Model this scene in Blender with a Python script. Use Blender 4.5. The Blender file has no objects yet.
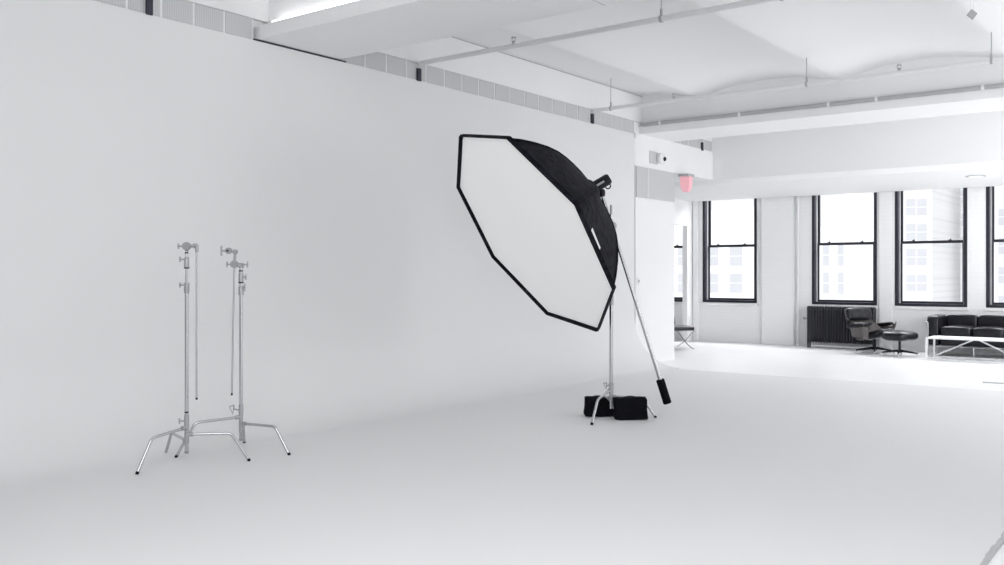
import bpy, bmesh, math, random
from mathutils import Vector, Matrix
random.seed(7)
PI = math.pi
COL = bpy.context.scene.collection
TH = math.radians(37.17)                       # camera yaw in the room
CR = Vector((math.cos(TH), math.sin(TH), 0))   # across the view
CF = Vector((-math.sin(TH), math.cos(TH), 0))  # along the view
UP = Vector((0, 0, 1))

# ------------------------------------------------------------ materials
def mat(name, col, rough=.5, metal=0., bump=0., bscale=40., var=0., vscale=3., spec=.5, coat=0., emit=0., emitcol=None):
    m = bpy.data.materials.new(name); m.use_nodes = True
    nt = m.node_tree; b = nt.nodes['Principled BSDF']
    b.inputs['Base Color'].default_value = (*col, 1)
    b.inputs['Roughness'].default_value = rough
    b.inputs['Metallic'].default_value = metal
    b.inputs['Specular IOR Level'].default_value = spec
    b.inputs['Coat Weight'].default_value = coat
    if emit:
        b.inputs['Emission Color'].default_value = (*(emitcol or col), 1)
        b.inputs['Emission Strength'].default_value = emit
    tc = nt.nodes.new('ShaderNodeTexCoord')
    if var:
        n = nt.nodes.new('ShaderNodeTexNoise'); n.inputs['Scale'].default_value = vscale; n.inputs['Detail'].default_value = 5
        r = nt.nodes.new('ShaderNodeMapRange')
        r.inputs['To Min'].default_value = 1 - var; r.inputs['To Max'].default_value = 1 + var
        x = nt.nodes.new('ShaderNodeVectorMath'); x.operation = 'SCALE'; x.inputs[0].default_value = col
        nt.links.new(tc.outputs['Object'], n.inputs['Vector']); nt.links.new(n.outputs['Fac'], r.inputs['Value'])
        nt.links.new(r.outputs['Result'], x.inputs['Scale']); nt.links.new(x.outputs['Vector'], b.inputs['Base Color'])
    if bump:
        n = nt.nodes.new('ShaderNodeTexNoise'); n.inputs['Scale'].default_value = bscale; n.inputs['Detail'].default_value = 3
        u = nt.nodes.new('ShaderNodeBump'); u.inputs['Strength'].default_value = bump; u.inputs['Distance'].default_value = .01
        nt.links.new(tc.outputs['Object'], n.inputs['Vector']); nt.links.new(n.outputs['Fac'], u.inputs['Height'])
        nt.links.new(u.outputs['Normal'], b.inputs['Normal'])
    return m

M = {}
M['cyc'] = mat('cyclorama_paint', (.80, .803, .808), .6, bump=.02, bscale=6, var=.012, vscale=.8, spec=.35)
M['white'] = mat('white_wall_paint', (.90, .902, .908), .7, bump=.03, bscale=12, var=.01)
M['ceil'] = mat('white_ceiling_paint', (.93, .932, .937), .75, bump=.05, bscale=3, var=.012, vscale=1.2)
M['beam'] = mat('beam_paint', (.92, .922, .928), .7, bump=.03, bscale=5, var=.012, vscale=1.)
M['pipe'] = mat('pipe_paint', (.84, .845, .86), .45, var=.02)
M['greypipe'] = mat('grey_conduit', (.45, .455, .47), .4, var=.04)
M['tape'] = mat('grey_floor_tape', (.50, .505, .515), .8, bump=.3, bscale=30, var=.12, vscale=25)
M['chrome'] = mat('brushed_chrome', (.51, .515, .53), .2, metal=1., var=.05, vscale=20)
M['dchrome'] = mat('dull_cast_metal', (.42, .425, .44), .5, metal=.7, var=.05, vscale=30)
M['rubber'] = mat('black_rubber', (.012, .012, .015), .7, spec=.2)
M['black'] = mat('black_metal', (.012, .012, .017), .45, var=.1, spec=.25)
M['dark'] = mat('dark_slot', (.03, .03, .05), .6)
M['leather'] = mat('black_leather', (.008, .008, .012), .30, bump=.2, bscale=60, var=.15, vscale=10, spec=.35)
M['wood'] = mat('plywood_shell', (.11, .098, .095), .25, var=.2, vscale=14, coat=1.)
M['frameblack'] = mat('black_window_paint', (.022, .022, .034), .45, var=.1, spec=.35)
M['radiator'] = mat('black_radiator_enamel', (.022, .022, .03), .38, var=.1)
M['diff'] = mat('softbox_diffuser_cloth', (.90, .902, .905), .9, bump=.1, bscale=4, var=.01, emit=.20)  # slight emission added to brighten the downward-facing cloth
M['red'] = mat('pale_red_sign', (.80, .42, .47), .5, emit=.22, emitcol=(1, .5, .56))
M['whitemetal'] = mat('white_enamel', (.85, .855, .87), .35)
M['strip'] = mat('cove_light_strip', (1, 1, 1), .5, emit=3.5)
M['lampglow'] = mat('recessed_lamp', (.9, .9, .9), .5, emit=.25)

def cloth_mat():        # black woven cloth, tone and bump varied by noise
    m = mat('black_softbox_cloth', (.010, .010, .016), .7, spec=.12)
    nt = m.node_tree; b = nt.nodes['Principled BSDF']
    tc = nt.nodes.new('ShaderNodeTexCoord'); n = nt.nodes.new('ShaderNodeTexNoise')
    n.inputs['Scale'].default_value = 9; n.inputs['Detail'].default_value = 6; n.inputs['Distortion'].default_value = 1.2
    cr = nt.nodes.new('ShaderNodeValToRGB')
    cr.color_ramp.elements[0].position = .42; cr.color_ramp.elements[0].color = (.003, .003, .006, 1)
    cr.color_ramp.elements[1].position = .75; cr.color_ramp.elements[1].color = (.018, .018, .027, 1)
    u = nt.nodes.new('ShaderNodeBump'); u.inputs['Strength'].default_value = .6; u.inputs['Distance'].default_value = .03
    nt.links.new(tc.outputs['Object'], n.inputs['Vector']); nt.links.new(n.outputs['Fac'], cr.inputs['Fac'])
    nt.links.new(cr.outputs['Color'], b.inputs['Base Color']); nt.links.new(n.outputs['Fac'], u.inputs['Height'])
    nt.links.new(u.outputs['Normal'], b.inputs['Normal'])
    return m
M['cloth'] = cloth_mat()

def bag_mat():          # padded nylon with a dotted quilt
    m = mat('black_bag_nylon', (.006, .006, .009), .7, spec=.1)
    nt = m.node_tree; b = nt.nodes['Principled BSDF']
    tc = nt.nodes.new('ShaderNodeTexCoord'); v = nt.nodes.new('ShaderNodeTexVoronoi'); v.inputs['Scale'].default_value = 55
    cr = nt.nodes.new('ShaderNodeValToRGB')
    cr.color_ramp.elements[0].position = .0; cr.color_ramp.elements[0].color = (.02, .02, .024, 1)
    cr.color_ramp.elements[1].position = .3; cr.color_ramp.elements[1].color = (.002, .002, .004, 1)
    nt.links.new(tc.outputs['Object'], v.inputs['Vector']); nt.links.new(v.outputs['Distance'], cr.inputs['Fac'])
    nt.links.new(cr.outputs['Color'], b.inputs['Base Color'])
    return m
M['bag'] = bag_mat()

def plank_mat():        # white painted glossy boards
    m = mat('white_board_floor', (.93, .935, .94), .22, spec=.6)
    nt = m.node_tree; b = nt.nodes['Principled BSDF']
    tc = nt.nodes.new('ShaderNodeTexCoord'); br = nt.nodes.new('ShaderNodeTexBrick')
    br.inputs['Scale'].default_value = 1.; br.inputs['Brick Width'].default_value = 2.4; br.inputs['Row Height'].default_value = .11
    br.inputs['Mortar Size'].default_value = .004; br.inputs['Mortar Smooth'].default_value = .4
    br.inputs['Color1'].default_value = (.95, .955, .96, 1); br.inputs['Color2'].default_value = (.93, .935, .945, 1)
    br.inputs['Mortar'].default_value = (.86, .865, .88, 1)
    n = nt.nodes.new('ShaderNodeTexNoise'); n.inputs['Scale'].default_value = 4
    r = nt.nodes.new('ShaderNodeMapRange'); r.inputs['To Min'].default_value = .27; r.inputs['To Max'].default_value = .33
    nt.links.new(tc.outputs['Object'], br.inputs['Vector']); nt.links.new(br.outputs['Color'], b.inputs['Base Color'])
    nt.links.new(tc.outputs['Object'], n.inputs['Vector']); nt.links.new(n.outputs['Fac'], r.inputs['Value'])
    nt.links.new(r.outputs['Result'], b.inputs['Roughness'])
    return m
M['plank'] = plank_mat()

def brick_mat(name, c1, c2, mo, w, h, ms, rough=.8, axis='XZ'):
    m = mat(name, c1, rough)
    nt = m.node_tree; b = nt.nodes['Principled BSDF']
    tc = nt.nodes.new('ShaderNodeTexCoord'); sp = nt.nodes.new('ShaderNodeSeparateXYZ'); cb = nt.nodes.new('ShaderNodeCombineXYZ')
    br = nt.nodes.new('ShaderNodeTexBrick'); br.inputs['Scale'].default_value = 1
    br.inputs['Brick Width'].default_value = w; br.inputs['Row Height'].default_value = h; br.inputs['Mortar Size'].default_value = ms
    br.inputs['Color1'].default_value = (*c1, 1); br.inputs['Color2'].default_value = (*c2, 1); br.inputs['Mortar'].default_value = (*mo, 1)
    nt.links.new(tc.outputs['Object'], sp.inputs[0]); nt.links.new(sp.outputs[axis[0]], cb.inputs['X']); nt.links.new(sp.outputs[axis[1]], cb.inputs['Y'])
    nt.links.new(cb.outputs[0], br.inputs['Vector']); nt.links.new(br.outputs['Color'], b.inputs['Base Color'])
    return m
M['wallbrick'] = brick_mat('white_painted_brick', (.93, .932, .938), (.92, .922, .928), (.90, .903, .91), .22, .075, .005)
M['facade'] = brick_mat('pale_facade_brick', (.86, .862, .87), (.76, .765, .78), (.83, .832, .84), 1.2, .35, .05)
M['facadeplain'] = mat('pale_facade_render', (.87, .872, .88), .8, var=.02, vscale=.3)
M['farglass'] = mat('far_window_glass', (.56, .57, .60), .5, var=.05, vscale=.8)
M['farframe'] = mat('far_window_frame', (.80, .803, .81), .6)

def grille_mat():       # fine perforation of grey panels
    m = mat('grey_perforated_panel', (.46, .46, .475), .6)
    nt = m.node_tree; b = nt.nodes['Principled BSDF']
    tc = nt.nodes.new('ShaderNodeTexCoord'); w = nt.nodes.new('ShaderNodeTexWave'); w.bands_direction = 'Y'
    w.inputs['Scale'].default_value = 14; w.inputs['Distortion'].default_value = 1.5; w.inputs['Detail'].default_value = 3
    cr = nt.nodes.new('ShaderNodeValToRGB')
    cr.color_ramp.elements[0].color = (.55, .553, .565, 1); cr.color_ramp.elements[1].color = (.63, .633, .645, 1)
    nt.links.new(tc.outputs['Object'], w.inputs['Vector']); nt.links.new(w.outputs['Color'], cr.inputs['Fac'])
    nt.links.new(cr.outputs['Color'], b.inputs['Base Color'])
    return m
M['grille'] = grille_mat()

def glass_mat():
    m = bpy.data.materials.new('window_glass'); m.use_nodes = True
    nt = m.node_tree; nt.nodes.clear()
    o = nt.nodes.new('ShaderNodeOutputMaterial'); mx = nt.nodes.new('ShaderNodeMixShader')
    t = nt.nodes.new('ShaderNodeBsdfTransparent'); g = nt.nodes.new('ShaderNodeBsdfGlossy'); g.inputs['Roughness'].default_value = .03
    lw = nt.nodes.new('ShaderNodeLayerWeight'); lw.inputs['Blend'].default_value = .15
    t.inputs['Color'].default_value = (.97, .975, .98, 1)
    mr = nt.nodes.new('ShaderNodeMapRange'); mr.inputs['To Max'].default_value = .35
    nt.links.new(lw.outputs['Facing'], mr.inputs['Value']); nt.links.new(mr.outputs[0], mx.inputs['Fac'])
    nt.links.new(t.outputs[0], mx.inputs[1]); nt.links.new(g.outputs[0], mx.inputs[2]); nt.links.new(mx.outputs[0], o.inputs['Surface'])
    return m
M['glass'] = glass_mat()

# ------------------------------------------------------------ mesh helpers
def B(): return bmesh.new()

def box(bm, x0, x1, y0, y1, z0, z1, mtx=None):
    vs = [bm.verts.new(Vector((x, y, z)) if mtx is None else mtx @ Vector((x, y, z))) for x in (x0, x1) for y in (y0, y1) for z in (z0, z1)]
    for q in ((0,1,3,2), (4,6,7,5), (0,4,5,1), (2,3,7,6), (0,2,6,4), (1,5,7,3)):
        bm.faces.new([vs[i] for i in q])
    return bm

def tube(bm, pts, r, seg=12, cap=True):
    pts = [Vector(p) for p in pts]; n = len(pts)
    rs = r if isinstance(r, (list, tuple)) else [r]*n
    rings = []
    ref = None
    for i, p in enumerate(pts):
        if i == 0: t = pts[1]-p
        elif i == n-1: t = p-pts[i-1]
        else: t = (pts[i+1]-p).normalized() + (p-pts[i-1]).normalized()
        t.normalize()
        if ref is None: ref = Vector((1,0,0)) if abs(t.x) < .8 else Vector((0,1,0))
        u = (ref - t*ref.dot(t)).normalized(); v = t.cross(u); ref = u
        rings.append([bm.verts.new(p + (u*math.cos(a) + v*math.sin(a))*rs[i]) for a in [2*PI*k/seg for k in range(seg)]])
    for a, b in zip(rings, rings[1:]):
        for k in range(seg): bm.faces.new((a[k], a[(k+1)%seg], b[(k+1)%seg], b[k]))
    if cap:
        bm.faces.new(rings[0][::-1]); bm.faces.new(rings[-1])
    return bm

def arc(a, b, c, n=6, f=.5):      # rounded corner polyline a-b-c
    a, b, c = Vector(a), Vector(b), Vector(c)
    p = b + (a-b)*f; q = b + (c-b)*f
    return [a] + [(1-t)**2*p + 2*t*(1-t)*b + t*t*q for t in [i/n for i in range(n+1)]] + [c]

def superq(bm, c, s, e1=.35, e2=.35, nu=28, nv=14, mtx=None, tuft=None):   # cushion: rounded box
    c = Vector(c)
    def pw(v, e): return math.copysign(abs(v)**e, v)
    grid = []
    for j in range(nv+1):
        ph = -PI/2 + PI*j/nv; row = []
        for i in range(nu):
            th = 2*PI*i/nu
            p = Vector((s[0]*pw(math.cos(ph), e1)*pw(math.cos(th), e2), s[1]*pw(math.cos(ph), e1)*pw(math.sin(th), e2), s[2]*pw(math.sin(ph), e1)))
            if tuft: p = tuft(p)
            p = c + p
            if mtx is not None: p = mtx @ p
            row.append(p)
        grid.append(row)
    vb = bm.verts.new(grid[0][0]); vt = bm.verts.new(grid[-1][0])
    rows = [[bm.verts.new(p) for p in r] for r in grid[1:-1]]
    for a, b in zip(rows, rows[1:]):
        for i in range(nu): bm.faces.new((a[i], a[(i+1)%nu], b[(i+1)%nu], b[i]))
    for i in range(nu):
        bm.faces.new((vb, rows[0][(i+1)%nu], rows[0][i])); bm.faces.new((vt, rows[-1][i], rows[-1][(i+1)%nu]))
    return bm

def sheet(bm, fn, nu, nv, th):    # curved plate with thickness, fn(u,v)->Vector
    P = [[fn(i/nu, j/nv) for j in range(nv+1)] for i in range(nu+1)]
    def nrm(i, j):
        a = P[min(i+1, nu)][j]-P[max(i-1, 0)][j]; b = P[i][min(j+1, nv)]-P[i][max(j-1, 0)]
        return a.cross(b).normalized()
    A = [[bm.verts.new(P[i][j]) for j in range(nv+1)] for i in range(nu+1)]
    C = [[bm.verts.new(P[i][j]+nrm(i, j)*th) for j in range(nv+1)] for i in range(nu+1)]
    for i in range(nu):
        for j in range(nv):
            bm.faces.new((A[i][j], A[i][j+1], A[i+1][j+1], A[i+1][j])); bm.faces.new((C[i][j], C[i+1][j], C[i+1][j+1], C[i][j+1]))
    for i in range(nu):
        bm.faces.new((A[i][0], A[i+1][0], C[i+1][0], C[i][0])); bm.faces.new((A[i][nv], C[i][nv], C[i+1][nv], A[i+1][nv]))
    for j in range(nv):
        bm.faces.new((A[0][j], C[0][j], C[0][j+1], A[0][j+1])); bm.faces.new((A[nu][j], A[nu][j+1], C[nu][j+1], C[nu][j]))
    return bm

def prism(bm, prof, y0, y1):      # closed profile in x,z extruded along y
    a = [bm.verts.new((x, y0, z)) for x, z in prof]; b = [bm.verts.new((x, y1, z)) for x, z in prof]
    n = len(prof)
    for i in range(n): bm.faces.new((a[i], a[(i+1)%n], b[(i+1)%n], b[i]))
    bm.faces.new(a[::-1]); bm.faces.new(b)
    return bm

def prismx(bm, prof, x0, x1):     # closed profile in y,z extruded along x
    a = [bm.verts.new((x0, y, z)) for y, z in prof]; b = [bm.verts.new((x1, y, z)) for y, z in prof]
    n = len(prof)
    for i in range(n): bm.faces.new((a[i], a[(i+1)%n], b[(i+1)%n], b[i]))
    bm.faces.new(a[::-1]); bm.faces.new(b)
    return bm

def obj(name, bm, m, parent=None, smooth=False, bevel=0, loc=None):
    bmesh.ops.recalc_face_normals(bm, faces=bm.faces)
    me = bpy.data.meshes.new(name); bm.to_mesh(me); bm.free()
    me.materials.append(M[m])
    if smooth: me.polygons.foreach_set('use_smooth', [True]*len(me.polygons))
    o = bpy.data.objects.new(name, me); COL.objects.link(o)
    if smooth:
        md = o.modifiers.new('es', 'EDGE_SPLIT'); md.split_angle = math.radians(42)
    if bevel:
        md = o.modifiers.new('b', 'BEVEL'); md.width = bevel; md.segments = 2; md.limit_method = 'ANGLE'
    if parent is not None: o.parent = parent
    if loc is not None: o.location = loc
    return o

def thing(name, label, cat, loc=(0,0,0), rz=0, group=None):
    o = bpy.data.objects.new(name, None); COL.objects.link(o); o.empty_display_size = .1
    o.location = loc; o.rotation_euler = (0, 0, rz); o['label'] = label; o['category'] = cat
    if group: o['group'] = group
    return o

def tag(o, label, cat, group=None):
    o['label'] = label; o['category'] = cat
    if group: o['group'] = group
    return o

def struct(o, label, cat):
    o['kind'] = 'structure'; o['label'] = label; o['category'] = cat
    return o

# ------------------------------------------------------------ setting
WX = -7.0          # left wall plane
WY = 18.10         # window wall plane
# cyclorama wall with the cove at its foot
R = .75
prof = [(WX, 3.56)] + [(WX + R - R*math.cos(a), R - R*math.sin(a)) for a in [PI/2*k/24 for k in range(25)]]
prof += [(WX + R, -.03), (WX - .06, -.03), (WX - .06, 3.56)]
struct(obj('wall_left', prism(B(), prof, -7, 12.61), 'cyc', smooth=True), 'tall grey white cyclorama wall curving into the floor', 'wall')
struct(obj('floor', box(B(), WX+R, -.85, -7, 12.45, -.03, 0), 'cyc'), 'matte grey white painted cyclorama floor', 'floor')
struct(obj('floor', box(B(), -11.5, 7, -7, 18.4, -.25, -.012), 'plank'), 'glossy white painted board floor in front of the windows', 'floor')
# taped edge of the painted floor
bm = B(); n = 260
for k in range(n):
    y0 = -7 + k*19.45/n; y1 = -7 + (k+1)*19.45/n
    a = random.uniform(-.006, .006)
    box(bm, -.868 + a, -.841, y0, y1, -.011, .0025)
struct(obj('trim_1', bm, 'tape'), 'rough grey edge strip between painted floor and white boards', 'trim')

# building wall behind and above the cyclorama
bm = B(); box(bm, -7.4, WX-.065, -7, 12.62, 0, 4.6); 
struct(obj('wall_back', bm, 'white'), 'white wall above the cyclorama', 'wall')
bm = B(); box(bm, -7.4, WX-.014, -7, 12.89, 3.765, 4.6)
struct(obj('trim_2', bm, 'white'), 'white plaster band above the grey panels', 'wall')
struct(obj('trim_10', box(B(), WX-.0138, WX-.004, -7, 12.86, 4.166, 4.174), 'greypipe'), 'thin grey strip where wall meets vaulted ceiling', 'trim')  # grey strip drawn along the edge of wall and ceiling
# block at the end of the cyclorama, header above the passage
bm = B(); box(bm, -7.4, WX, 12.64, 13.95, -.012, 3.58); box(bm, -7.4, WX, 13.95, 15.45, 3.08, 3.58)
box(bm, -7.4, WX, 12.90, 15.45, 3.76, 4.6); box(bm, -7.4, WX-.03, 12.64, 15.45, 3.58, 3.76); box(bm, -7.4, WX-.0015, 15.43, 15.8, 3.52, 4.6)
struct(obj('wall_passage', bm, 'white'), 'white wall end and header over the passage', 'wall')

# window wall
WZ0, WZT = .81, 3.10
wins = [(-9.94, -8.76), (-8.42, -7.24), (-6.12, -4.90), (-4.58, -3.36), (-3.06, -1.84), (-1.5, -.28)]
bm = B()
xs = [-11.5]
for a, b in wins: xs += [a, b]
xs.append(7)
for i in range(0, len(xs), 2): box(bm, xs[i], xs[i+1], WY, WY+.3, -.02, 3.6)
for a, b in wins: box(bm, a, b, WY, WY+.3, -.02, WZ0); box(bm, a, b, WY, WY+.3, WZT, 3.6)
struct(obj('wall_window', bm, 'wallbrick'), 'white painted brick wall with black framed windows', 'wall')
# piers standing proud of the window wall
bm = B()
for a, b in ((-7.12, -6.46), (-8.62, -8.50)): box(bm, a, b, WY-.07, WY-.002, -.012, 3.05)
box(bm, -4.86, -4.62, WY-.035, WY-.002, -.012, 3.05)
struct(obj('trim_3', bm, 'wallbrick', bevel=.01), 'white piers between the windows', 'trim')
# side partition in the far left corner and end wall
bm = B(); box(bm, -8.74, -8.63, 13, 17.80, 2.41, 3.05); box(bm, -8.74, -8.63, 17.80, WY-.002, -.012, 3.05)
struct(obj('wall_partition', bm, 'white'), 'white partition with a wide opening in the far left corner', 'wall')
struct(obj('wall_end', box(B(), -11.6, -11.5, 11, 18.4, -.2, 3.6), 'white'), 'white end wall behind the passage', 'wall')
struct(obj('wall_rear', box(B(), -11.5, -7.4, 10.9, 11, -.012, 3.6), 'white'), 'white wall closing the side room', 'wall')

struct(obj('blocker_wall_behind', box(B(), -7.4, 7, -7.2, -7.01, -.012, 4.6), 'white'), 'added unseen white wall behind the camera that cuts light', 'wall')  # unseen wall added to reduce light on the near left wall
struct(obj('blocker_wall_right', box(B(), 7.0, 7.2, -7.2, 2.5, -.012, 4.6), 'white'), 'added unseen white wall at the right that cuts light', 'wall')  # unseen partial wall, added to dim the near left wall and floor
# ceilings
def vz(x):
    xc = -7.06 + 2.06*round((x+7.06)/2.06)
    q = abs(x-xc)/1.03
    return 4.04 + .15*(1-q*q) + .012*max(0, q-.85)/.15
prof = []
x = -7.4
while x <= 7.0: prof.append((x, vz(x))); x += .04
prof += [(7.0, 4.7), (-7.4, 4.7)]
struct(obj('ceiling', prism(B(), prof, -7, 15.5), 'ceil', smooth=True), 'white vaulted ceiling between the beams', 'ceiling')
prof = [(15.45, 3.08), (15.53, 3.0), (WY-.1, 2.925), (WY-.1, 3.05), (WY+.02, 3.05), (WY+.02, 4.3), (15.45, 4.3)]
struct(obj('ceiling', prismx(B(), prof, WX-.001, 7), 'beam'), 'low white ceiling over the window zone', 'ceiling')
prof = [(15.45, 3.08), (15.53, 3.0), (WY-.1, 2.925), (WY-.1, 3.05), (WY+.02, 3.05), (WY+.02, 3.5), (11, 3.5), (11, 3.085), (15.449, 3.085)]
struct(obj('ceiling', prismx(B(), prof, -11.5, WX-.002), 'white'), 'low white ceiling of the side room', 'ceiling')
# beams with a lower flange; the flange carries the cove light
def beam(name, y0, y1, label, st=.13):
    prof = [(y0, 3.58), (y0, 3.70), (y0+st, 3.72), (y0+st, 4.6), (y1-.05, 4.6), (y1-.05, 3.74), (y1, 3.70), (y1, 3.58)]
    struct(obj(name, prismx(B(), prof, WX-.05, 7), 'beam'), label, 'beam')
beam('trim_4', 5.49, 6.51, 'near white ceiling beam with a stepped lower flange')
beam('trim_5', 12.82, 13.87, 'far white ceiling beam with a stepped lower flange', .05)
beam('trim_6', -1.84, -.82, 'white ceiling beam above the camera')
bm = B(); box(bm, -3.880, -3.874, 5.50, 6.50, 3.578, 3.581)
struct(obj('trim_7', bm, 'greypipe'), 'thin seam across the underside of the near beam', 'trim')
# dark joint between the cyclorama top and the near beam
struct(obj('trim_8', box(B(), WX-.05, WX-.004, 5.45, 6.6, 3.561, 3.579), 'dark'), 'dark joint where wall meets beam', 'trim')

# cove strips lying on the flanges
t = thing('cove_light', 'slim glowing light strip on the ledge of the near ceiling beam', 'light', (WX, 5.57, 3.705))
obj('housing', box(B(), .12, 12, -.03, .03, 0.003, .022), 'whitemetal', t)
obj('diffuser', box(B(), .12, 12, -.024, .024, .022, .036), 'strip', t)

# grey perforated panel strips between beams, at the top of the wall
def strip(y0, y1, label):
    t = thing('panel_strip', label, 'wall panel', (WX-.02, y0, 3.58))
    n = max(1, round((y1-y0)/.325)); w = (y1-y0)/n
    obj('backing', box(B(), -.02, .004, 0, y1-y0, -.015, .182), 'pipe', t)
    for k in range(n):
        obj('panel', box(B(), .0042, .008, k*w+.012, (k+1)*w-.012, -.012, .180), 'grille', t)
    return t
strip(.4, 5.44, 'grey perforated panel strip along the wall top before the near beam')
strip(6.56, 12.60, 'long grey perforated panel strip between the two ceiling beams')
strip(13.90, 15.42, 'short grey perforated panel strip beyond the far ceiling beam')

# ------------------------------------------------------------ pipes
def pipe_run(y, z, label, hang, spr, mt='pipe'):
    t = thing('sprinkler_pipe', label, 'pipe', (WX, y, z))
    obj('tube', tube(B(), [(.03, 0, 0), (12, 0, 0)], .027, 12), mt, t, True)
    bm = B(); box(bm, -.010, .02, -.026, .026, -.185 + (3.74-z), -.045 + (3.74-z))
    obj('wall_bracket', bm, 'dark', t)
    for x in hang:
        bm = B(); top = vz(x)-z
        tube(bm, [(x-WX, 0, .03), (x-WX, 0, top+.02)], .006, 6)
        tube(bm, [(x-WX-.012, 0, 0), (x-WX+.012, 0, 0)], .034, 12)
        tube(bm, [(x-WX, 0, .03), (x-WX, 0, .09)], .013, 8)
        obj('hanger', bm, 'greypipe', t, True)
    for x in spr:
        bm = B()
        tube(bm, [(x-WX, 0, .02), (x-WX, 0, .05)], .016, 8)
        tube(bm, [(x-WX-.02, 0, .05), (x-WX-.02, 0, .085)], .004, 6); tube(bm, [(x-WX+.02, 0, .05), (x-WX+.02, 0, .085)], .004, 6)
        box(bm, x-WX-.022, x-WX+.022, -.005, .005, .048, .054)
        tube(bm, [(x-WX, 0, .085), (x-WX, 0, .091)], .026, 12)
        obj('sprinkler_head', bm, 'dchrome', t, True)
pipe_run(4.37, 3.77, 'white ceiling pipe nearest the camera, before the near beam', [-4.5], [])
pipe_run(7.69, 3.75, 'white ceiling pipe just beyond the near beam', [-3.99, -2.86], [-5.68])
pipe_run(11.37, 3.74, 'white ceiling pipe just before the far beam', [-6.69, -3.91, -1.87], [-5.71, -2.83])
pipe_run(15.01, 3.84, 'white ceiling pipe beyond the far beam', [-5.5], [])
# grey conduit clipped along the front of the far beam
t = thing('conduit', 'grey conduit with white clips along the far beam', 'pipe', (WX, 12.805, 3.72))
obj('tube', tube(B(), [(.03, 0, 0), (12, 0, 0)], .03, 12), 'greypipe', t, True)
for x in (-6.66, -5.38, -4.1, -3.47, -2.2, -.9):
    obj('clip', tube(B(), [(x-WX-.018, 0, 0), (x-WX+.018, 0, 0)], .036, 12), 'whitemetal', t, True)

# hanging square sensor
t = thing('hanging_sensor', 'small grey diamond plate hanging on two wires from the ceiling', 'sensor', (1.02-1.02, 0, 0))
P = CR*(470/927*8.0) + CF*8.0
t.location = (P.x, P.y, 3.64); t.rotation_euler = (0, 0, TH)
bm = B(); box(bm, -.032, .032, -.008, .008, -.032, .032, Matrix.Rotation(math.radians(38), 4, 'Y'))
obj('plate', bm, 'greypipe', t, bevel=.002)
for s in (-1, 1):
    obj('wire', tube(B(), [(s*.016, 0, .03), (s*.016, 0, .46)], .0018, 6), 'pipe', t)

# ------------------------------------------------------------ passage wall fittings
t = thing('vent_panel', 'large grey ribbed panel on the wall end beside the passage', 'wall panel', (WX, 12.65, 2.59))
obj('face', box(B(), .001, .014, 0, 1.29, 0, .48), 'grille', t)
obj('frame_edge', box(B(), .001, .018, .36, .375, 0, .48), 'whitemetal', t)
t = thing('security_camera', 'small white wall camera with black lens above the grey panel', 'camera', (WX, 13.2, 3.25))
obj('plate', box(B(), .001, .012, -.11, .14, -.10, .10), 'grille', t)
bm = B(); superq(bm, (.05, .2, 0), (.05, .10, .085), .6, .6)
obj('housing', bm, 'whitemetal', t, True)
bm = B(); tube(bm, [(.085, .21, -.005), (.112, .205, -.01)], .034, 14)
obj('lens', bm, 'black', t, True)
t = thing('light_switch', 'small white switch on the edge of the wall end', 'switch', (WX, 12.72, 1.29))
obj('plate', box(B(), .001, .012, -.04, .04, -.06, .06), 'whitemetal', t, bevel=.003)
obj('toggle', box(B(), .012, .022, -.012, .012, -.02, .02), 'greypipe', t)
# pale red sign hanging under the header
t = thing('exit_sign', 'small pale red lit sign hanging under the passage header', 'sign', (-6.93, 14.25, 3.075))
P = [(-.10, -.10), (.10, -.10), (.02, .13)]
obj('canopy', box(B(), -.09, .09, -.12, .12, -.045, -.002), 'greypipe', t)
bm = B()
top = [(-.06, -.10), (.075, -.04), (.065, .10), (-.02, .10)]
f = [(z, s) for z, s in ((-.045, 1.05), (-.16, 1.), (-.25, .86), (-.30, .5))]
rings = [[bm.verts.new((x*s, y*s, z)) for x, y in top] for z, s in f]
for a, b in zip(rings, rings[1:]):
    for k in range(4): bm.faces.new((a[k], a[(k+1)%4], b[(k+1)%4], b[k]))
bm.faces.new(rings[0]); bm.faces.new(rings[-1][::-1])
obj('lit_body', bm, 'red', t)

# recessed lamp and slot in the low ceiling
t = thing('recessed_light', 'flat oval light set in the low ceiling before the windows', 'light', (-2.93, 16.45, 2.96))
obj('rim', tube(B(), [(0, 0, .02), (0, 0, .004)], .15, 24), 'greypipe', t, True)
obj('lamp', tube(B(), [(0, 0, .012), (0, 0, 0)], .11, 24), 'lampglow', t, True)

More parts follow.
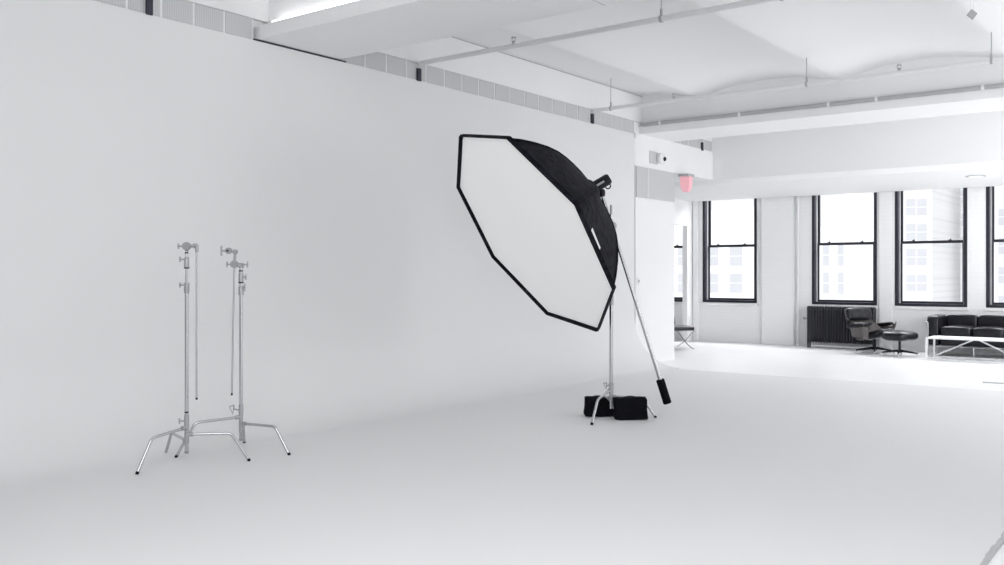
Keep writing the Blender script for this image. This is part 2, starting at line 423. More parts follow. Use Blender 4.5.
# ------------------------------------------------------------ windows
def window(i, a, b):
    t = bpy.data.objects.new('window_%d' % i, None); COL.objects.link(t); t.location = (a, WY, WZ0)
    t['kind'] = 'structure'; t['category'] = 'window'
    t['label'] = ['black sash window seen through the side opening', 'black framed sash window left of the pier', 'black framed sash window above the radiator', 'black framed sash window between the radiator and the sofa', 'black framed sash window above the sofa', 'black framed sash window beyond the sofa'][i-1]
    w = b-a; h = WZT-WZ0
    bm = B()     # deep black box frame
    for x0, x1 in ((0, .055), (w-.055, w)): box(bm, x0, x1, -.012, .22, 0, h)
    box(bm, .055, w-.055, -.012, .22, 0, .05); box(bm, .055, w-.055, -.012, .22, h-.05, h)
    obj('frame', bm, 'frameblack', t, bevel=.004)
    bm = B(); box(bm, .055, .075, .07, .10, .05, h-.05); box(bm, w-.075, w-.055, .07, .10, .05, h-.05)
    obj('parting_bead', bm, 'greypipe', t)
    mid = 1.175
    for nm, z0, z1, y in (('lower_sash', .05, mid+.025, .11), ('upper_sash', mid-.025, h-.05, .16)):
        bm = B(); s = .045
        box(bm, .056, .056+s, y, y+.04, z0, z1); box(bm, w-.056-s, w-.056, y, y+.04, z0, z1)
        box(bm, .056+s, w-.056-s, y, y+.04, z0, z0+s*(.9 if nm == 'lower_sash' else .8)); box(bm, .056+s, w-.056-s, y, y+.04, z1-s*.8, z1)
        so = obj(nm, bm, 'frameblack', t, bevel=.003)
        obj('pane', box(B(), .056+s, w-.056-s, y+.018, y+.022, z0+s*.8, z1-s*.8), 'glass', so)
    bm = B()
    for x in (.3, w-.3): box(bm, x-.025, x+.025, .085, .11, mid+.02, mid+.035); tube(bm, [(x, .09, mid+.035), (x+.02, .09, mid+.05)], .008, 8)
    obj('sash_lock', bm, 'frameblack', t)
for i, (a, b) in enumerate(wins): window(i+1, a, b)
# pale sills
bm = B()
for a, b in wins: box(bm, a-.03, b+.03, WY-.03, WY-.001, WZ0-.06, WZ0-.013)
struct(obj('trim_9', bm, 'white', bevel=.004), 'white sills under the windows', 'trim')

# vertical heating pipe beside the pier
t = thing('heating_riser', 'white vertical pipe beside the pier left of the radiator', 'pipe', (-6.38, WY-.06, -.012))
obj('tube', tube(B(), [(0, 0, 0), (0, 0, 2.95)], .026, 12), 'pipe', t, True)
obj('collar', tube(B(), [(0, 0, 0), (0, 0, .03)], .05, 14), 'pipe', t, True)

# radiator
t = thing('radiator', 'black cast iron column radiator under the second window', 'radiator', (-6.14, WY-.19, -.012))
NS = 24; pw = 1.27/NS
def section_bm():
    bm = B()
    for dy in (-.055, .055):
        tube(bm, [(0, dy, .10), (0, dy, .13), (0, dy, .74), (0, dy, .77)], [.012, .021, .021, .014], 10)
    tube(bm, [(0, -.055, .14), (0, .055, .14)], .022, 8); tube(bm, [(0, -.055, .745), (0, .055, .745)], .026, 8)
    tube(bm, [(-pw/2, 0, .14), (pw/2, 0, .14)], .02, 8); tube(bm, [(-pw/2, 0, .745), (pw/2, 0, .745)], .02, 8)
    superq(bm, (0, 0, .77), (.021, .085, .03), .7, .7, 12, 6)
    return bm
s0 = obj('section', section_bm(), 'radiator', t, True, loc=(pw/2, 0, 0))
for k in range(1, NS):
    s = s0.copy(); COL.objects.link(s); s.parent = t; s.location = (pw*(k+.5), 0, 0)
for k in (0, NS-1):
    for dy in (-.06, .06):
        obj('foot', tube(B(), [(pw*(k+.5), dy, 0), (pw*(k+.5), dy, .02), (pw*(k+.5), dy, .12)], [.028, .016, .02], 10), 'radiator', t, True)
bm = B(); tube(bm, [(-.06, 0, .55), (0, 0, .55), (.02, 0, .55)], .018, 10); tube(bm, [(-.07, 0, .53), (-.07, 0, .58)], .022, 10)
obj('valve', bm, 'greypipe', t, True)
obj('supply_pipe', tube(B(), [(.1, -.10, .035), (1.5, -.10, .035)], .018, 10), 'pipe', t, True)
for x in (.15, .7, 1.25): obj('pipe_support', box(B(), x-.01, x+.01, -.12, -.08, 0, .02), 'pipe', t)

# ------------------------------------------------------------ grip stands
def knob(bm, p, d, L=.035, r=.016):
    p, d = Vector(p), Vector(d).normalized()
    tube(bm, [p, p+d*L], .006, 8)
    q = p+d*L
    s = d.cross(UP).normalized()
    tube(bm, [q - UP*r, q + UP*r], .006, 8); tube(bm, [q - s*r*.2, q + s*r*.2], .008, 8)
    return bm

def grip_head(bm, p, axis, r=.031, t=.022):     # two toothed discs
    p, a = Vector(p), Vector(axis).normalized()
    tube(bm, [p-a*t, p-a*t*.25], [r*.92, r], 20); tube(bm, [p+a*t*.25, p+a*t], [r, r*.92], 20); tube(bm, [p-a*t*1.4, p+a*t*1.4], r*.45, 12)
    return bm

def stand_legs(t, c, feet, att, kneeh, rad=.0108, kf=.71):
    for (fx, fy), za, zk in zip(feet, att, kneeh):
        v = Vector((fx-c[0], fy-c[1], 0)); foot = v + UP*.006; knee = v*kf + UP*zk; a0 = UP*za + v.normalized()*.015
        lg = obj('leg', tube(B(), arc(a0, knee, foot, 7, .11), rad, 12), 'chrome', t, True)
        d = (foot-knee).normalized()
        obj('foot_cap', tube(B(), [foot - d*.014, foot + d*.004, foot+d*.008], [rad*1.1, rad*1.1, rad*.9], 12), 'rubber', lg, True)
        bm = B(); tube(bm, [UP*(za-.022), UP*(za+.022)], rad*1.55, 16)
        tube(bm, [UP*za, a0 + v.normalized()*.03], .016, 10)
        obj('leg_collar', bm, 'dchrome', t, True)

L = -CR            # image-left direction in the room
# stand one
c = Vector((-5.995, 4.05, 0))
t = thing('grip_stand', 'left of the two chrome grip stands, arm hanging down on its right', 'light stand', c)
feet = [(-5.945, 3.62), (-5.70, 4.385), (-6.42, 4.15)]
stand_legs(t, c, feet, (.265, .215, .17), (.235, .212, .185))
col = obj('column', tube(B(), [(0, 0, .09), (0, 0, 1.285)], .0140, 16), 'chrome', t, True)
obj('column_foot', tube(B(), [(0, 0, .075), (0, 0, .092)], [.012, .018], 14), 'dchrome', t, True)
obj('band', tube(B(), [(0, 0, .375), (0, 0, .385)], .0150, 14), 'rubber', t, True)
k = obj('lower_sleeve', tube(B(), [(0, 0, .27), (0, 0, .36)], .018, 14), 'dchrome', t, True)
obj('knob', knob(B(), Vector((0, 0, .315)), L + CF*-.3, .05, .02), 'dchrome', k, True)
k = obj('sleeve', tube(B(), [(0, 0, 1.255), (0, 0, 1.27), (0, 0, 1.335)], [.015, .020, .020], 14), 'dchrome', t, True)
obj('knob', knob(B(), Vector((0, 0, 1.318)), L, .048, .018), 'dchrome', k, True)
obj('riser', tube(B(), [(0, 0, 1.33), (0, 0, 1.585)], .0095, 14), 'chrome', t, True)
k = obj('sleeve', tube(B(), [(0, 0, 1.443), (0, 0, 1.515), (0, 0, 1.527)], [.018, .018, .013], 14), 'dchrome', t, True)
obj('knob', knob(B(), Vector((0, 0, 1.508)), L, .048, .02), 'dchrome', k, True)
for z0, rr in ((1.440, .0195), (1.552, .014), (1.572, .013)): obj('ring', tube(B(), [(0, 0, z0), (0, 0, z0+.009)], rr, 14), 'rubber', t, True)
g = obj('grip_head', grip_head(B(), (0, 0, 1.605), CF), 'dchrome', t, True)
obj('knob', knob(B(), Vector((0, 0, 1.605))+L*.025, L, .035, .02), 'dchrome', g, True)
arm_p = CR*.064 + UP*1.612
bm = B(); grip_head(bm, arm_p - UP*.004, CF*.4 + CR, .02, .016); tube(bm, [CR*.02 + UP*1.605, arm_p - UP*.002], .011, 10)
tube(bm, [arm_p + CR*.012 + UP*.0, arm_p + CR*.012 - UP*.05], .0125, 12)
obj('arm_clamp', bm, 'dchrome', t, True)
a1 = obj('grip_arm', tube(B(), [arm_p + CR*.010 - UP*.01, arm_p + CR*.010 - UP*1.125], .0072, 12), 'chrome', t, True)
obj('arm_tip', tube(B(), [arm_p + CR*.010 - UP*1.125, arm_p + CR*.010 - UP*1.14], .008, 12), 'rubber', a1, True)

# stand two
c = Vector((-6.055, 4.58, 0))
t = thing('grip_stand', 'right of the two chrome grip stands, two stacked clamps at its top', 'light stand', c)
feet = [(-6.25, 4.13), (-5.64, 4.715), (-6.33, 4.82)]
stand_legs(t, c, feet, (.272, .222, .175), (.255, .215, .19))
obj('column', tube(B(), [(0, 0, .10), (0, 0, 1.30)], .0142, 16), 'chrome', t, True)
obj('column_foot', tube(B(), [(0, 0, .085), (0, 0, .102)], [.012, .018], 14), 'dchrome', t, True)
k = obj('lower_sleeve', tube(B(), [(0, 0, .29), (0, 0, .37)], .018, 14), 'dchrome', t, True)
bm = B(); q = L*.055 + UP*.335; tube(bm, [UP*.325, q], .006, 8)
tube(bm, [q + UP*.03, q + L*.035 + UP*.02, q + L*.01 - UP*.04, q + UP*.03], .006, 8)
obj('tee_handle', bm, 'dchrome', k, True)
k = obj('sleeve', tube(B(), [(0, 0, 1.235), (0, 0, 1.30), (0, 0, 1.305)], [.020, .020, .017], 14), 'dchrome', t, True)
obj('knob', knob(B(), Vector((0, 0, 1.295)), CR, .03, .03), 'dchrome', k, True)
obj('riser', tube(B(), [(0, 0, 1.30), (0, 0, 1.46)], .012, 14), 'chrome', t, True)
k = obj('sleeve', tube(B(), [(0, 0, 1.335), (0, 0, 1.40), (0, 0, 1.412)], [.019, .019, .014], 14), 'dchrome', t, True)
obj('knob', knob(B(), Vector((0, 0, 1.375)), CR, .038, .022), 'dchrome', k, True)
for z0, rr in ((1.327, .021), (1.419, .017)): obj('ring', tube(B(), [(0, 0, z0), (0, 0, z0+.010)], rr, 14), 'rubber', t, True)
g = obj('grip_head', grip_head(B(), (0, 0, 1.466), CF*.5 + CR, .021, .018), 'dchrome', t, True)
bm = B(); knob(bm, Vector((0, 0, 1.475)) + CR*.02, CR, .03, .024)
obj('knob', bm, 'dchrome', g, True)
d0 = L*.052 + UP*1.476
g = obj('grip_head', grip_head(B(), d0, CF, .031, .02), 'dchrome', t, True)
bm = B(); knob(bm, d0 + L*.025, L, .032, .022); tube(bm, [d0, d0 + CR*.04], .011, 10)
obj('knob', bm, 'dchrome', g, True)
d1 = L*.045 + UP*1.575
bm = B(); tube(bm, [d0, d1 + UP*.005], .0105, 12); grip_head(bm, d1 + UP*.0, CF*.5+CR, .018, .015)
obj('arm_clamp', bm, 'dchrome', t, True)
d2 = L*.097 + UP*1.583
g = obj('grip_head', grip_head(B(), d2, CF, .026, .02), 'dchrome', t, True)
bm = B(); tube(bm, [d1, d2], .009, 10); tube(bm, [d2 + L*.02, d2 + L*.055], .007, 8); tube(bm, [d2 + L*.057 - UP*.04, d2 + L*.057 + UP*.04], .007, 8)
obj('tee_handle', bm, 'dchrome', g, True)
obj('pin', tube(B(), [d2 - CF*.034, d2 - CF*.02], .008, 10), 'rubber', g, True)
e0 = d0; e1 = L*.072 + UP*.46
a1 = obj('grip_arm', tube(B(), [e0, e1], .0072, 12), 'chrome', t, True)
obj('arm_tip', tube(B(), [e1, e1 - UP*.016], .008, 12), 'rubber', a1, True)

# ------------------------------------------------------------ big octagonal softbox on a boom
def camp(px, py, D): return CR*((px-502)/927*D) + CF*D + UP*(1.4-(py-274)/927*D)
SC = Vector((-4.60, 7.825, 0))
t = thing('light_stand', 'tall chrome light stand carrying the octagonal softbox boom', 'light stand', SC)
feet = [(-4.53, 7.35), (-4.27, 8.11), (-5.0, 8.03)]
stand_legs(t, SC, feet, (.28, .21, .18), (.215, .185, .18), .0125, .70)
obj('column', tube(B(), [(0, 0, .09), (0, 0, 1.15)], .0185, 16), 'chrome', t, True)
obj('riser', tube(B(), [(0, 0, 1.14), (0, 0, 1.98)], .015, 16), 'chrome', t, True)
k = obj('sleeve', tube(B(), [(0, 0, 1.10), (0, 0, 1.19)], .023, 16), 'dchrome', t, True)
obj('knob', knob(B(), Vector((0, 0, 1.15)), L, .045, .02), 'dchrome', k, True)
k = obj('lower_sleeve', tube(B(), [(0, 0, .24), (0, 0, .34)], .023, 16), 'dchrome', t, True)
bm = B(); q = L*.045 + UP*.31; tube(bm, [UP*.33, q], .007, 8)
tube(bm, [q + UP*.03, q + L*.03 + UP*.03, q + L*.005 - UP*.03, q + UP*.03], .007, 8)
obj('tee_handle', bm, 'dchrome', k, True)
obj('top_pin', tube(B(), [(0, 0, 1.97), (0, 0, 2.07)], [.011, .011], 12), 'dchrome', t, True)

bd = 9.0 + .06
bt = camp(601.5, 193, bd); bl = camp(660.5, 381, bd)
bdir = (bl-bt).normalized()
t = thing('boom_arm', 'chrome boom arm slanting down behind the softbox to a black counterweight', 'boom arm', SC)
obj('tube', tube(B(), [bt-SC, camp(635, 300, bd)-SC], .0165, 14), 'chrome', t, True)
obj('lower_tube', tube(B(), [camp(635, 299, bd)-SC, bl-SC], .0195, 14), 'chrome', t, True)
piv = camp(611.8, 226, bd)
bm = B(); grip_head(bm, piv-SC - CF*.02, CF, .045, .035); tube(bm, [piv-SC-CF*.04+UP*-.08, piv-SC-CF*.04+UP*.02], .024, 12)
tube(bm, [piv-SC - bdir*.05, piv-SC + bdir*.05], .028, 14)
obj('pivot_clamp', bm, 'dchrome', t, True)
bm = B(); cw0 = bl - bdir*.015; cw1 = cw0 + bdir*.245
tube(bm, [cw0-SC, cw0+bdir*.006-SC, cw1-bdir*.006-SC, cw1-SC], [.036, .041, .041, .036], 24)
cw = obj('counterweight', bm, 'bag', t, True); cw['label'] = 'black cylindrical counterweight'

# softbox
FC = camp(529.4, 233.6, 8.75)
n = (-.754*CR - .550*UP - .359*CF).normalized()
u = UP.cross(n).normalized(); v = n.cross(u)
# fitted rim vertices
RO = 1.160*8.75/9.0; rot = 26.917
t = thing('octagonal_softbox', 'huge eight sided softbox, white face and black cloth back, tilted down on its boom', 'softbox', FC)
def ov(k, r, d):       # vertex direction k at radius r, depth d behind the face
    a = rot - k*PI/4
    return u*(r*math.cos(a)) + v*(r*math.sin(a)) - n*d
profile = [(RO, .0), (RO*.96, .045), (RO*.90, .135), (RO*.80, .265), (RO*.69, .392), (RO*.58, .498), (RO*.47, .580), (RO*.364, .648), (RO*.25, .715), (RO*.15, .765), (.10, .80)]
sub = 6
for k in range(8):
    bm = B(); rows = []
    for i, (r, d) in enumerate(profile):
        a, b = ov(k, r, d), ov(k+1, r, d); row = []
        for j in range(sub+1):
            s = j/sub; p = a.lerp(b, s)
            sag = math.sin(PI*s)*.018*math.sin(PI*min(1, i/(len(profile)-1)))
            p = p - (p + n*d).normalized()*sag
            row.append(bm.verts.new(p))
        rows.append(row)
    for A_, B_ in zip(rows, rows[1:]):
        for j in range(sub): bm.faces.new((A_[j], A_[j+1], B_[j+1], B_[j]))
    o = obj('back_panel', bm, 'cloth', t, True)
    md = o.modifiers.new('s', 'SOLIDIFY'); md.thickness = .006
for k in range(8):
    rb = obj('rib', tube(B(), [ov(k, r+.004, d) for r, d in profile], .008, 6), 'cloth', t, True)
# rim lip: narrow black band round the front
def rim_band(r0, r1, d0, d1):
    bm = B()
    A_ = [bm.verts.new(ov(k, r0, d0)) for k in range(8)]; B_ = [bm.verts.new(ov(k, r1, d1)) for k in range(8)]
    for k in range(8): bm.faces.new((A_[k], A_[(k+1)%8], B_[(k+1)%8], B_[k]))
    return bm
o = obj('rim', rim_band(RO*1.0, RO*.984, 0.0, .012), 'cloth', t); md = o.modifiers.new('s', 'SOLIDIFY'); md.thickness = .008
o = obj('lip', rim_band(RO*1.0, RO*1.0, -.018, .03), 'cloth', t); md = o.modifiers.new('s', 'SOLIDIFY'); md.thickness = .006
# front cloth, slightly slack
bm = B(); rings = []
NR = 10
for i in range(1, NR+1):
    rr = RO*.985*i/NR; row = []
    for k in range(8):
        for j in range(4):
            p = ov(k, rr, .014).lerp(ov(k+1, rr, .014), j/4)
            row.append(bm.verts.new(p - n*.02*(1-(i/NR)**2)))
    rings.append(row)
cv = bm.verts.new(-n*.034)
for a, b in zip(rings, rings[1:]):
    for j in range(32): bm.faces.new((a[j], a[(j+1)%32], b[(j+1)%32], b[j]))
for j in range(32): bm.faces.new((cv, rings[0][j], rings[0][(j+1)%32]))
o = obj('front_diffuser', bm, 'diff', t, True); o['label'] = 'white diffusion cloth face'
# corner tabs
for k in (0, 4, 7):
    p = ov(k, RO*.975, -.004); 
    bm = B(); e1 = (ov(k+1, 1, 0)-ov(k, 1, 0)).normalized(); e2 = (ov(k-1, 1, 0)-ov(k, 1, 0)).normalized()
    q = ov(k, RO, -.004)
    vs = [q, q+e1*.06, q-ov(k, .04, 0), q+e2*.06]
    f0 = [bm.verts.new(x) for x in vs]; f1 = [bm.verts.new(x - n*.006) for x in vs]
    bm.faces.new(f0); bm.faces.new(f1[::-1])
    for i in range(4): bm.faces.new((f0[i], f0[(i+1)%4], f1[(i+1)%4], f1[i]))
    obj('corner_tab', bm, 'cloth', t)
# white streak of a tag on the lower right panel
def panel_pt(k, s, tt):
    i = min(int(tt), len(profile)-2); f = tt-i
    r = profile[i][0]*(1-f)+profile[i+1][0]*f; d = profile[i][1]*(1-f)+profile[i+1][1]*f
    p = ov(k, r, d).lerp(ov(k+1, r, d), s)
    sag = math.sin(PI*s)*.018*math.sin(PI*min(1, tt/(len(profile)-1)))
    return p - (p + n*d).normalized()*(sag-.012)
SEAMK = 2
bm = B(); NN = 6
A_ = [bm.verts.new(panel_pt(SEAMK, .34+.24*i/NN, 1.15)) for i in range(NN+1)]; B_ = [bm.verts.new(panel_pt(SEAMK, .34+.24*i/NN, 1.55-.15*i/NN)) for i in range(NN+1)]
for i in range(NN): bm.faces.new((A_[i], A_[i+1], B_[i+1], B_[i]))
o = obj('tag_strip', bm, 'whitemetal', t); md = o.modifiers.new('s', 'SOLIDIFY'); md.thickness = .002; o['label'] = 'white tag strip'
# speed ring at the neck
obj('speed_ring', tube(B(), [-n*.79, -n*.81, -n*.83], [.11, .115, .10], 24), 'black', t, True)

# flash head
t = thing('flash_head', 'black flash head plugged into the back of the octagonal softbox', 'flash head', FC - n*.82)
tipd = (camp(611, 178.5, 9.0) - (FC - n*.82)).normalized()
hd = (-n*.35 + tipd*.65).normalized()
obj('body', tube(B(), [n*.0, hd*.02, hd*.18, hd*.20], [.05, .055, .055, .045], 24), 'black', t, True)
bm = B()
q = hd*.14 + CR*.035 - UP*.045
ringp = [q + (CR*math.cos(a) + UP*math.sin(a))*.026 for a in [2*PI*k/16 for k in range(17)]]
tube(bm, ringp, .007, 8)
obj('ring_handle', bm, 'black', t, True)
w0 = FC - n*.82
bm = B(); tube(bm, [bt-w0 + bdir*.04, bt - w0 - bdir*.02, hd*.07], [.02, .022, .022], 12); superq(bm, bt-w0, (.035, .03, .04), .6, .6, 14, 8)
obj('tilt_bracket', bm, 'black', t, True)
bm = B(); a = hd*.075 - CF*.066 - CR*.02
tube(bm, [hd*.05 - CF*.067, hd*.13 - CF*.067], .010, 8)
obj('slot', bm, 'greypipe', t, True)

# sandbags
def sandbag(px, D, w, h, th, tilt, label, zc):
    p = CR*((px-502)/927*D) + CF*D
    t = thing('sandbag', label, 'sandbag', (p.x, p.y, 0), TH)
    mt = Matrix.Rotation(math.radians(tilt), 4, 'Y')
    def tuft(q):
        s = 1 + .05*math.cos(q.z/h*PI*2)
        return Vector((q.x*(1+.05*(abs(q.z)/(h/2))**2) + .006*math.sin(q.z*40), q.y*(.75+.4*(.5-q.z/h)), q.z + .006*math.sin(q.x*23)))
    bm = B(); superq(bm, (0, 0, h/2+.006), (w/2, th/2, h/2), .13, .15, 48, 22, mt, tuft)
    obj('pouch', bm, 'bag', t, True)
    bm = B(); box(bm, -w/2*.96, w/2*.96, -.012, .012, h-.004, h+.012, mt)
    obj('top_seam', bm, 'rubber', t, bevel=.004)
    bm = B(); zz = h+.008
    tube(bm, arc((-w*.22, 0, zz), (0, 0, zz+.014), (w*.22, 0, zz), 6), .005, 6)
    obj('handle', bm, 'rubber', t, True)
    return t
sandbag(630.3, 8.93, .315, .205, .13, -1, 'larger black padded sandbag on the right of the softbox stand foot', .1)
sandbag(598.3, 9.13, .275, .182, .13, 2, 'smaller black sandbag behind the front leg of the softbox stand', .1)

# ------------------------------------------------------------ lounge chair and ottoman
FL = -.012
def place(t, p, face):   # face = unit xy vector
    t.location = p; t.rotation_euler = (0, 0, math.atan2(face.y, face.x))
def star_base(t, nleg, rad, hp, a0=0):
    obj('post', tube(B(), [(0, 0, .07), (0, 0, hp)], .02, 12), 'black', t, True)
    obj('hub', tube(B(), [(0, 0, .055), (0, 0, .10)], [.045, .03], 14), 'black', t, True)
    for k in range(nleg):
        a = a0 + 2*PI*k/nleg; d = Vector((math.cos(a), math.sin(a), 0))
        lg = obj('leg', tube(B(), [d*.02 + UP*.085, d*rad*.6 + UP*.065, d*rad + UP*.045], [.022, .018, .012], 10), 'black', t, True)
        obj('glide', tube(B(), [d*rad + UP*.045, d*rad + UP*0], [.007, .016], 10), 'chrome', lg, True)
def cushion_m(loc, ry): return Matrix.Translation(loc) @ Matrix.Rotation(ry, 4, 'Y')
def dimple(pts, dep, r):
    def f(q):
        if q.z > 0:
            for x, y in pts: q = q - UP*dep*math.exp(-((q.x-x)**2+(q.y-y)**2)/r**2)
        return q
    return f
t = thing('lounge_chair', 'black leather lounge chair with bent plywood shell in front of the radiator', 'armchair')
place(t, (-4.73, 17.32, FL), Vector((.941, -.339)))
star_base(t, 5, .33, .26, .3)
def shell(w, h, cup, mtx, th=.012):
    def fn(uu, vv):
        y = (uu-.5)*w; x = (vv-.5)*h
        e = (abs(uu-.5)*2)**2.2
        z = cup*e + cup*.35*(abs(vv-.5)*2)**3
        k = 1 - .12*(abs(vv-.5)*2)**4
        return mtx @ Vector((x*(1-.10*e), y*k, z))
    return sheet(B(), fn, 16, 12, -th)
mS = cushion_m((.03, 0, .24), math.radians(-13))
mB = cushion_m((-.31, 0, .43), math.radians(68))
mH = cushion_m((-.40, 0, .665), math.radians(74))
# rotate so the cup opens toward the sitter
obj('seat_shell', shell(.70, .60, .20, mS), 'wood', t, True)
obj('back_shell', shell(.68, .26, .08, mB @ Matrix.Rotation(0, 4, 'Z')), 'wood', t, True)
obj('head_shell', shell(.72, .24, .06, mH), 'wood', t, True)
bm = B(); superq(bm, (.01, 0, .085), (.275, .275, .075), .5, .35, 32, 14, mS, dimple([(-.08, -.12), (-.08, .12), (.1, -.12), (.1, .12)], .02, .05))
obj('seat_cushion', bm, 'leather', t, True)
bm = B(); superq(bm, (.02, 0, .06), (.11, .31, .065), .5, .35, 32, 14, mB, dimple([(0, -.12), (0, .12)], .02, .05))
obj('back_cushion', bm, 'leather', t, True)
bm = B(); superq(bm, (0, 0, .065), (.118, .34, .075), .5, .35, 32, 14, mH, dimple([(0, -.12), (0, .12)], .03, .05))
obj('head_cushion', bm, 'leather', t, True)
for s in (-1, 1):
    bm = B(); superq(bm, (-.02, s*.385, .50), (.20, .06, .035), .55, .5, 24, 10, Matrix.Rotation(math.radians(-8), 4, 'Y'))
    obj('armrest', bm, 'leather', t, True)
    bm = B()
    def fn(uu, vv, s=s): return Vector((-.2+.34*uu, s*(.375+.02*math.sin(PI*uu)), .30 + .17*vv - .05*uu*(1-vv)))
    obj('side_shell', sheet(bm, fn, 8, 6, .012), 'wood', t, True)
    bm = B(); tube(bm, [(-.38, s*.12, .33), (-.46, s*.12, .50), (-.50, s*.12, .72)], .011, 8)
    obj('back_strut', bm, 'black', t, True)

t = thing('ottoman', 'black leather ottoman in front of the lounge chair', 'footstool')
place(t, (-4.21, 16.94, FL), Vector((.941, -.339)))
star_base(t, 4, .29, .28, .5)
mS = cushion_m((0, 0, .25), 0)
obj('shell', shell(.50, .42, .07, mS), 'wood', t, True)
bm = B(); superq(bm, (0, 0, .095), (.25, .285, .095), .75, .6, 32, 14, mS, dimple([(-.08, -.12), (-.08, .12), (.08, -.12), (.08, .12)], .012, .05))
obj('cushion', bm, 'leather', t, True)

# ------------------------------------------------------------ sofa
SX0, SY0 = -3.86, 17.30
t = thing('sofa', 'black leather three seat sofa in a chrome tube frame below the windows', 'sofa', (SX0, SY0, FL))
SW, SD = 1.925, .72
for k in range(3):
    x0 = .205 + k*.505
    bm = B(); superq(bm, (x0+.2525, .30, .415), (.250, .30, .085), .3, .22, 36, 14, None, lambda q: q + UP*(.018*(1-(q.x/.250)**2)*(1 if q.z > 0 else 0)))
    obj('seat_cushion', bm, 'leather', t, True)
    bm = B(); superq(bm, (x0+.2525, .60, .55), (.250, .085, .15), .3, .25, 36, 14)
    obj('back_cushion', bm, 'leather', t, True)
bm = B(); superq(bm, (SW/2, .33, .255), (SW/2-.205, .33, .075), .12, .12, 40, 12)
obj('base_cushion', bm, 'leather', t, True)
for x in (.100, SW-.100):
    bm = B(); superq(bm, (x, .35, .43), (.097, .35, .26), .2, .2, 36, 16)
    obj('arm_cushion', bm, 'leather', t, True)
bm = B()
for z in (.165, .58):
    tube(bm, arc((.0, .72, z), (0, -.012, z), (.03, -.02, z), 5, .02) + ([] if z > .3 else [Vector((SW, -.02, z))]), .012, 10)
    tube(bm, arc((SW, .72, z), (SW, -.012, z), (SW-.03, -.02, z), 5, .02), .012, 10)
tube(bm, [(0, .72, .165), (SW, .72, .165)], .012, 10); tube(bm, [(0, .72, .58), (SW, .72, .58)], .012, 10)
obj('frame', bm, 'chrome', t, True)
for x in (.03, SW-.03):
    for y in (-.02, .72):
        obj('leg', tube(B(), [(x, y, 0), (x, y, .58)], .013, 10), 'chrome', t, True)
for x in (.75, 1.30):
    obj('leg', tube(B(), [(x, -.02, 0), (x, -.02, .165)], .013, 10), 'chrome', t, True)

# coffee table
t = thing('coffee_table', 'low white steel coffee table with cross braces in front of the sofa', 'table', (-3.69, 16.55, FL))
TW, TD, HT = 2.0, .56, .355
bm = B(); r = .013
for y in (0, TD): box(bm, -.013, TW+.013, y-.013, y+.013, HT-.02, HT)
for x in (0, TW): box(bm, x-.013, x+.013, 0, TD, HT-.02, HT)
obj('top_frame', bm, 'whitemetal', t)
obj('top', box(B(), .0, TW, .0, TD, HT+.0005, HT+.006), 'whitemetal', t, bevel=.002)
for x in (0, TW):
    for y in (0, TD):
        obj('leg', box(B(), x-.014, x+.014, y-.014, y+.014, 0, HT-.02), 'whitemetal', t)
for y in (TD,):
    for x0, x1 in ((.02, .65), (1.28, .65), (1.34, 1.98)):
        obj('brace', tube(B(), [(x0, y, .02), (x1, y, HT-.025)], .013, 8), 'whitemetal', t, True)
for y in (0, TD):
    obj('floor_rail', box(B(), .014, TW-.014, y-.008, y+.008, .0, .014), 'whitemetal', t)

# seat in the side room, mostly behind the wall end
t = thing('side_chair', 'black leather chair on crossed chrome legs behind the wall end', 'chair')
place(t, (-8.10, 16.06, FL), Vector((.80, -.60)))
bm = B(); superq(bm, (.02, 0, .385), (.31, .33, .045), .35, .25, 30, 12, None, lambda q: q + UP*.006*math.cos(q.x*50)*math.cos(q.y*50))
obj('seat', bm, 'leather', t, True)
bm = B(); superq(bm, (-.30, 0, .62), (.045, .33, .26), .35, .25, 30, 14, Matrix.Translation((-.13, 0, .05)) @ Matrix.Rotation(math.radians(-16), 4, 'Y'))
obj('backrest', bm, 'leather', t, True)
for s in (-1, 1):
    bm = B()
    P = [Vector((-.36+.72*i/10, s*.27, .34*(1-i/10)**1.6 * 1.0 + .006)) for i in range(11)]
    tube(bm, P, .010, 8)
    P = [Vector((-.33+.70*i/10, s*.27, .34*(i/10)**1.3 + .006)) for i in range(11)]
    tube(bm, P, .010, 8)
    obj('leg_frame', bm, 'chrome', t, True)
obj('crossbar', tube(B(), [(.0, -.27, .13), (.0, .27, .13)], .008, 8), 'chrome', t, True)

# thin cable on the white floor, right edge
bm = B(); tube(bm, [(-2.30, 13.36, -.006), (-1.9, 13.42, -.006), (-1.2, 13.40, -.006), (.2, 13.6, -.006)], .007, 6)
tag(obj('floor_cable', bm, 'greypipe', smooth=True), 'thin grey cable lying on the white boards at the right edge', 'cable')

# ------------------------------------------------------------ buildings outside
def building(label, x0, x1, y0, z0, z1, m, wl, loc_cols, ww, wh, cornice=False):
    t = thing('building', label, 'building', (x0, y0, z0))
    obj('wall', box(B(), 0, x1-x0, 0, 14, 0, z1-z0), m, t)
    for x, z, w, h in wl:
        fr = obj('window', box(B(), x-x0-w/2-.07, x-x0+w/2+.07, -.04, .0, z-z0-h/2-.07, z-z0+h/2+.07), 'farframe', t)
        bm = B(); box(bm, x-x0-w/2, x-x0+w/2, -.06, -.04, z-z0-h/2, z-z0-.05); box(bm, x-x0-w/2, x-x0+w/2, -.06, -.04, z-z0+.05, z-z0+h/2)
        obj('pane', bm, 'farglass', fr)
    if cornice:
        bm = B(); box(bm, -.4, x1-x0+.4, -.7, 0, z1-z0-1.2, z1-z0); 
        obj('cornice', bm, 'farframe', t)
    return t
YB = 110.
def far(px, py):
    k = (px-502)/927; D = YB/(k*math.sin(TH)+math.cos(TH))
    return D*(k*math.cos(TH)-math.sin(TH)), 1.4-(py-274)*D/927
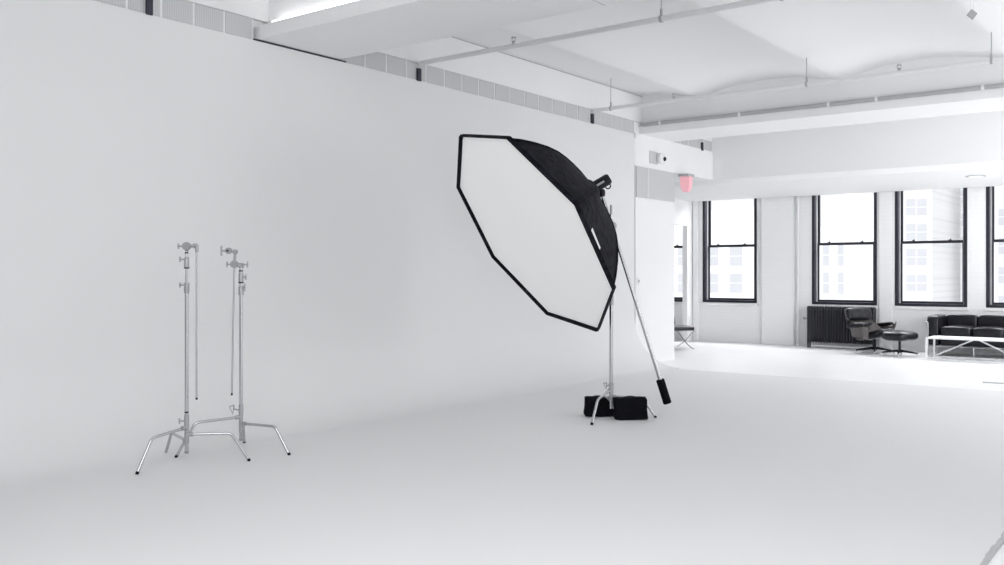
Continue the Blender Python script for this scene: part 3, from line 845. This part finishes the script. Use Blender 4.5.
def wrow(pxs, pys, w, h):
    out = []
    for x in pxs:
        for y in pys:
            a, b = far(x, y); out.append((a, b, w, h))
    return out
xa, _ = far(600, 0); xb, _ = far(771, 0)
building('pale block with single tall windows seen through the left windows', xa, xb, YB, -22, 9.5, 'facadeplain', wrow((664, 684, 712, 736), (256, 283, 309), 1.7, 2.4), 0, 0, 0)
xa, _ = far(800, 0); xb, _ = far(856, 0)
building('pale block with narrow slit windows seen above the radiator', xa, xb, YB, -22, 7.0, 'facadeplain', wrow((826, 841), (255, 283, 311), .7, 2.5), 0, 0, 0)
xa, _ = far(860, 0); xb, _ = far(945, 0)
building('pale brick block with paired windows seen above the lounge chair', xa, xb, YB-6, -22, 22, 'facade', [(x*(YB-6)/YB, 1.4+(z-1.4)*(YB-6)/YB, w, h) for x, z, w, h in wrow((911, 922), (207, 232, 257, 283, 309), .95, 1.7)], 0, 0, 0)
xa, _ = far(975, 0); xb, _ = far(1100, 0)
building('pale brick block seen above the sofa at the right', xa, xb, YB+4, -22, 24, 'facade', wrow((997, 1012, 1030), (215, 245, 275, 305), 1.0, 1.8), 0, 0, 0)
xa, _ = far(820, 0); xb, _ = far(882, 0)
building('distant pale tower behind the slit window block', xa-6, xb, YB+40, -22, 20, 'facade', [(x, z, w, h) for x, z, w, h in [(-32+3.2*i, 6+3.4*j, 1.3, 1.9) for i in range(4) for j in range(4)]], 0, 0, 0)
struct(obj('floor_street', box(B(), -140, 60, 19, 200, -23, -22), 'facadeplain'), 'street level far below the windows', 'ground')

# ------------------------------------------------------------ light
w = bpy.data.worlds.new('World'); bpy.context.scene.world = w; w.use_nodes = True
bg = w.node_tree.nodes['Background']; bg.inputs['Color'].default_value = (.985, .99, 1.0, 1); bg.inputs['Strength'].default_value = 1.1
s = bpy.data.lights.new('sun', 'SUN'); s.energy = 2.2; s.angle = math.radians(3); so = bpy.data.objects.new('sun', s); COL.objects.link(so)
so.rotation_euler = (math.radians(38), 0, math.radians(-20))
def area(name, loc, rot, sx, sy, e):
    a = bpy.data.lights.new(name, 'AREA'); a.shape = 'RECTANGLE'; a.size = sx; a.size_y = sy; a.energy = e; a.color = (.985, .99, 1)
    o = bpy.data.objects.new(name, a); COL.objects.link(o); o.location = loc; o.rotation_euler = rot
    return o
# daylight pushed in through the window row, from just outside and above
area('window_daylight', (-4.5, 19.6, 4.2), (math.radians(-48), 0, 0), 12, 1.8, 1600)
# unseen fill lamps, added only to lift the brightness of the room
def aimed(name, loc, to, sx, sy, e):
    o = area(name, loc, (0, 0, 0), sx, sy, e); d = Vector(to)-Vector(loc)
    o.rotation_euler = d.to_track_quat('-Z', 'Y').to_euler(); return o
aimed('window_zone_fill', (2.5, 10.0, 2.2), (-4.6, 17.5, .6), 4, 2.2, 108)
aimed('lounge_fill', (.5, 14.6, 1.5), (-6.0, 18.1, 1.2), 3, 2.2, 75)
aimed('ceiling_fill', (2.2, 1.2, .9), (-3.0, 8.0, 4.6), 3.5, 2.5, 46)
aimed('overhead_fill', (-1.2, 1.0, 3.45), (-2.8, 4.2, 0), 3.6, 3.6, 162)
aimed('rear_fill', (3.0, -4.0, 2.9), (-1.2, 8, 0.0), 5, 2.5, 60)

# ------------------------------------------------------------ camera
cam = bpy.data.cameras.new('camera'); co = bpy.data.objects.new('camera', cam); COL.objects.link(co)
cam.sensor_width = 36; cam.lens = 927/1004*36; cam.shift_y = -8.5/1004; cam.clip_end = 500; cam.clip_start = .05
co.location = (0, 0, 1.4); co.rotation_euler = (math.radians(90), 0, TH)
sc = bpy.context.scene; sc.camera = co
sc.view_settings.view_transform = 'Standard'; sc.view_settings.look = 'None'; sc.view_settings.exposure = 0; sc.view_settings.gamma = 1
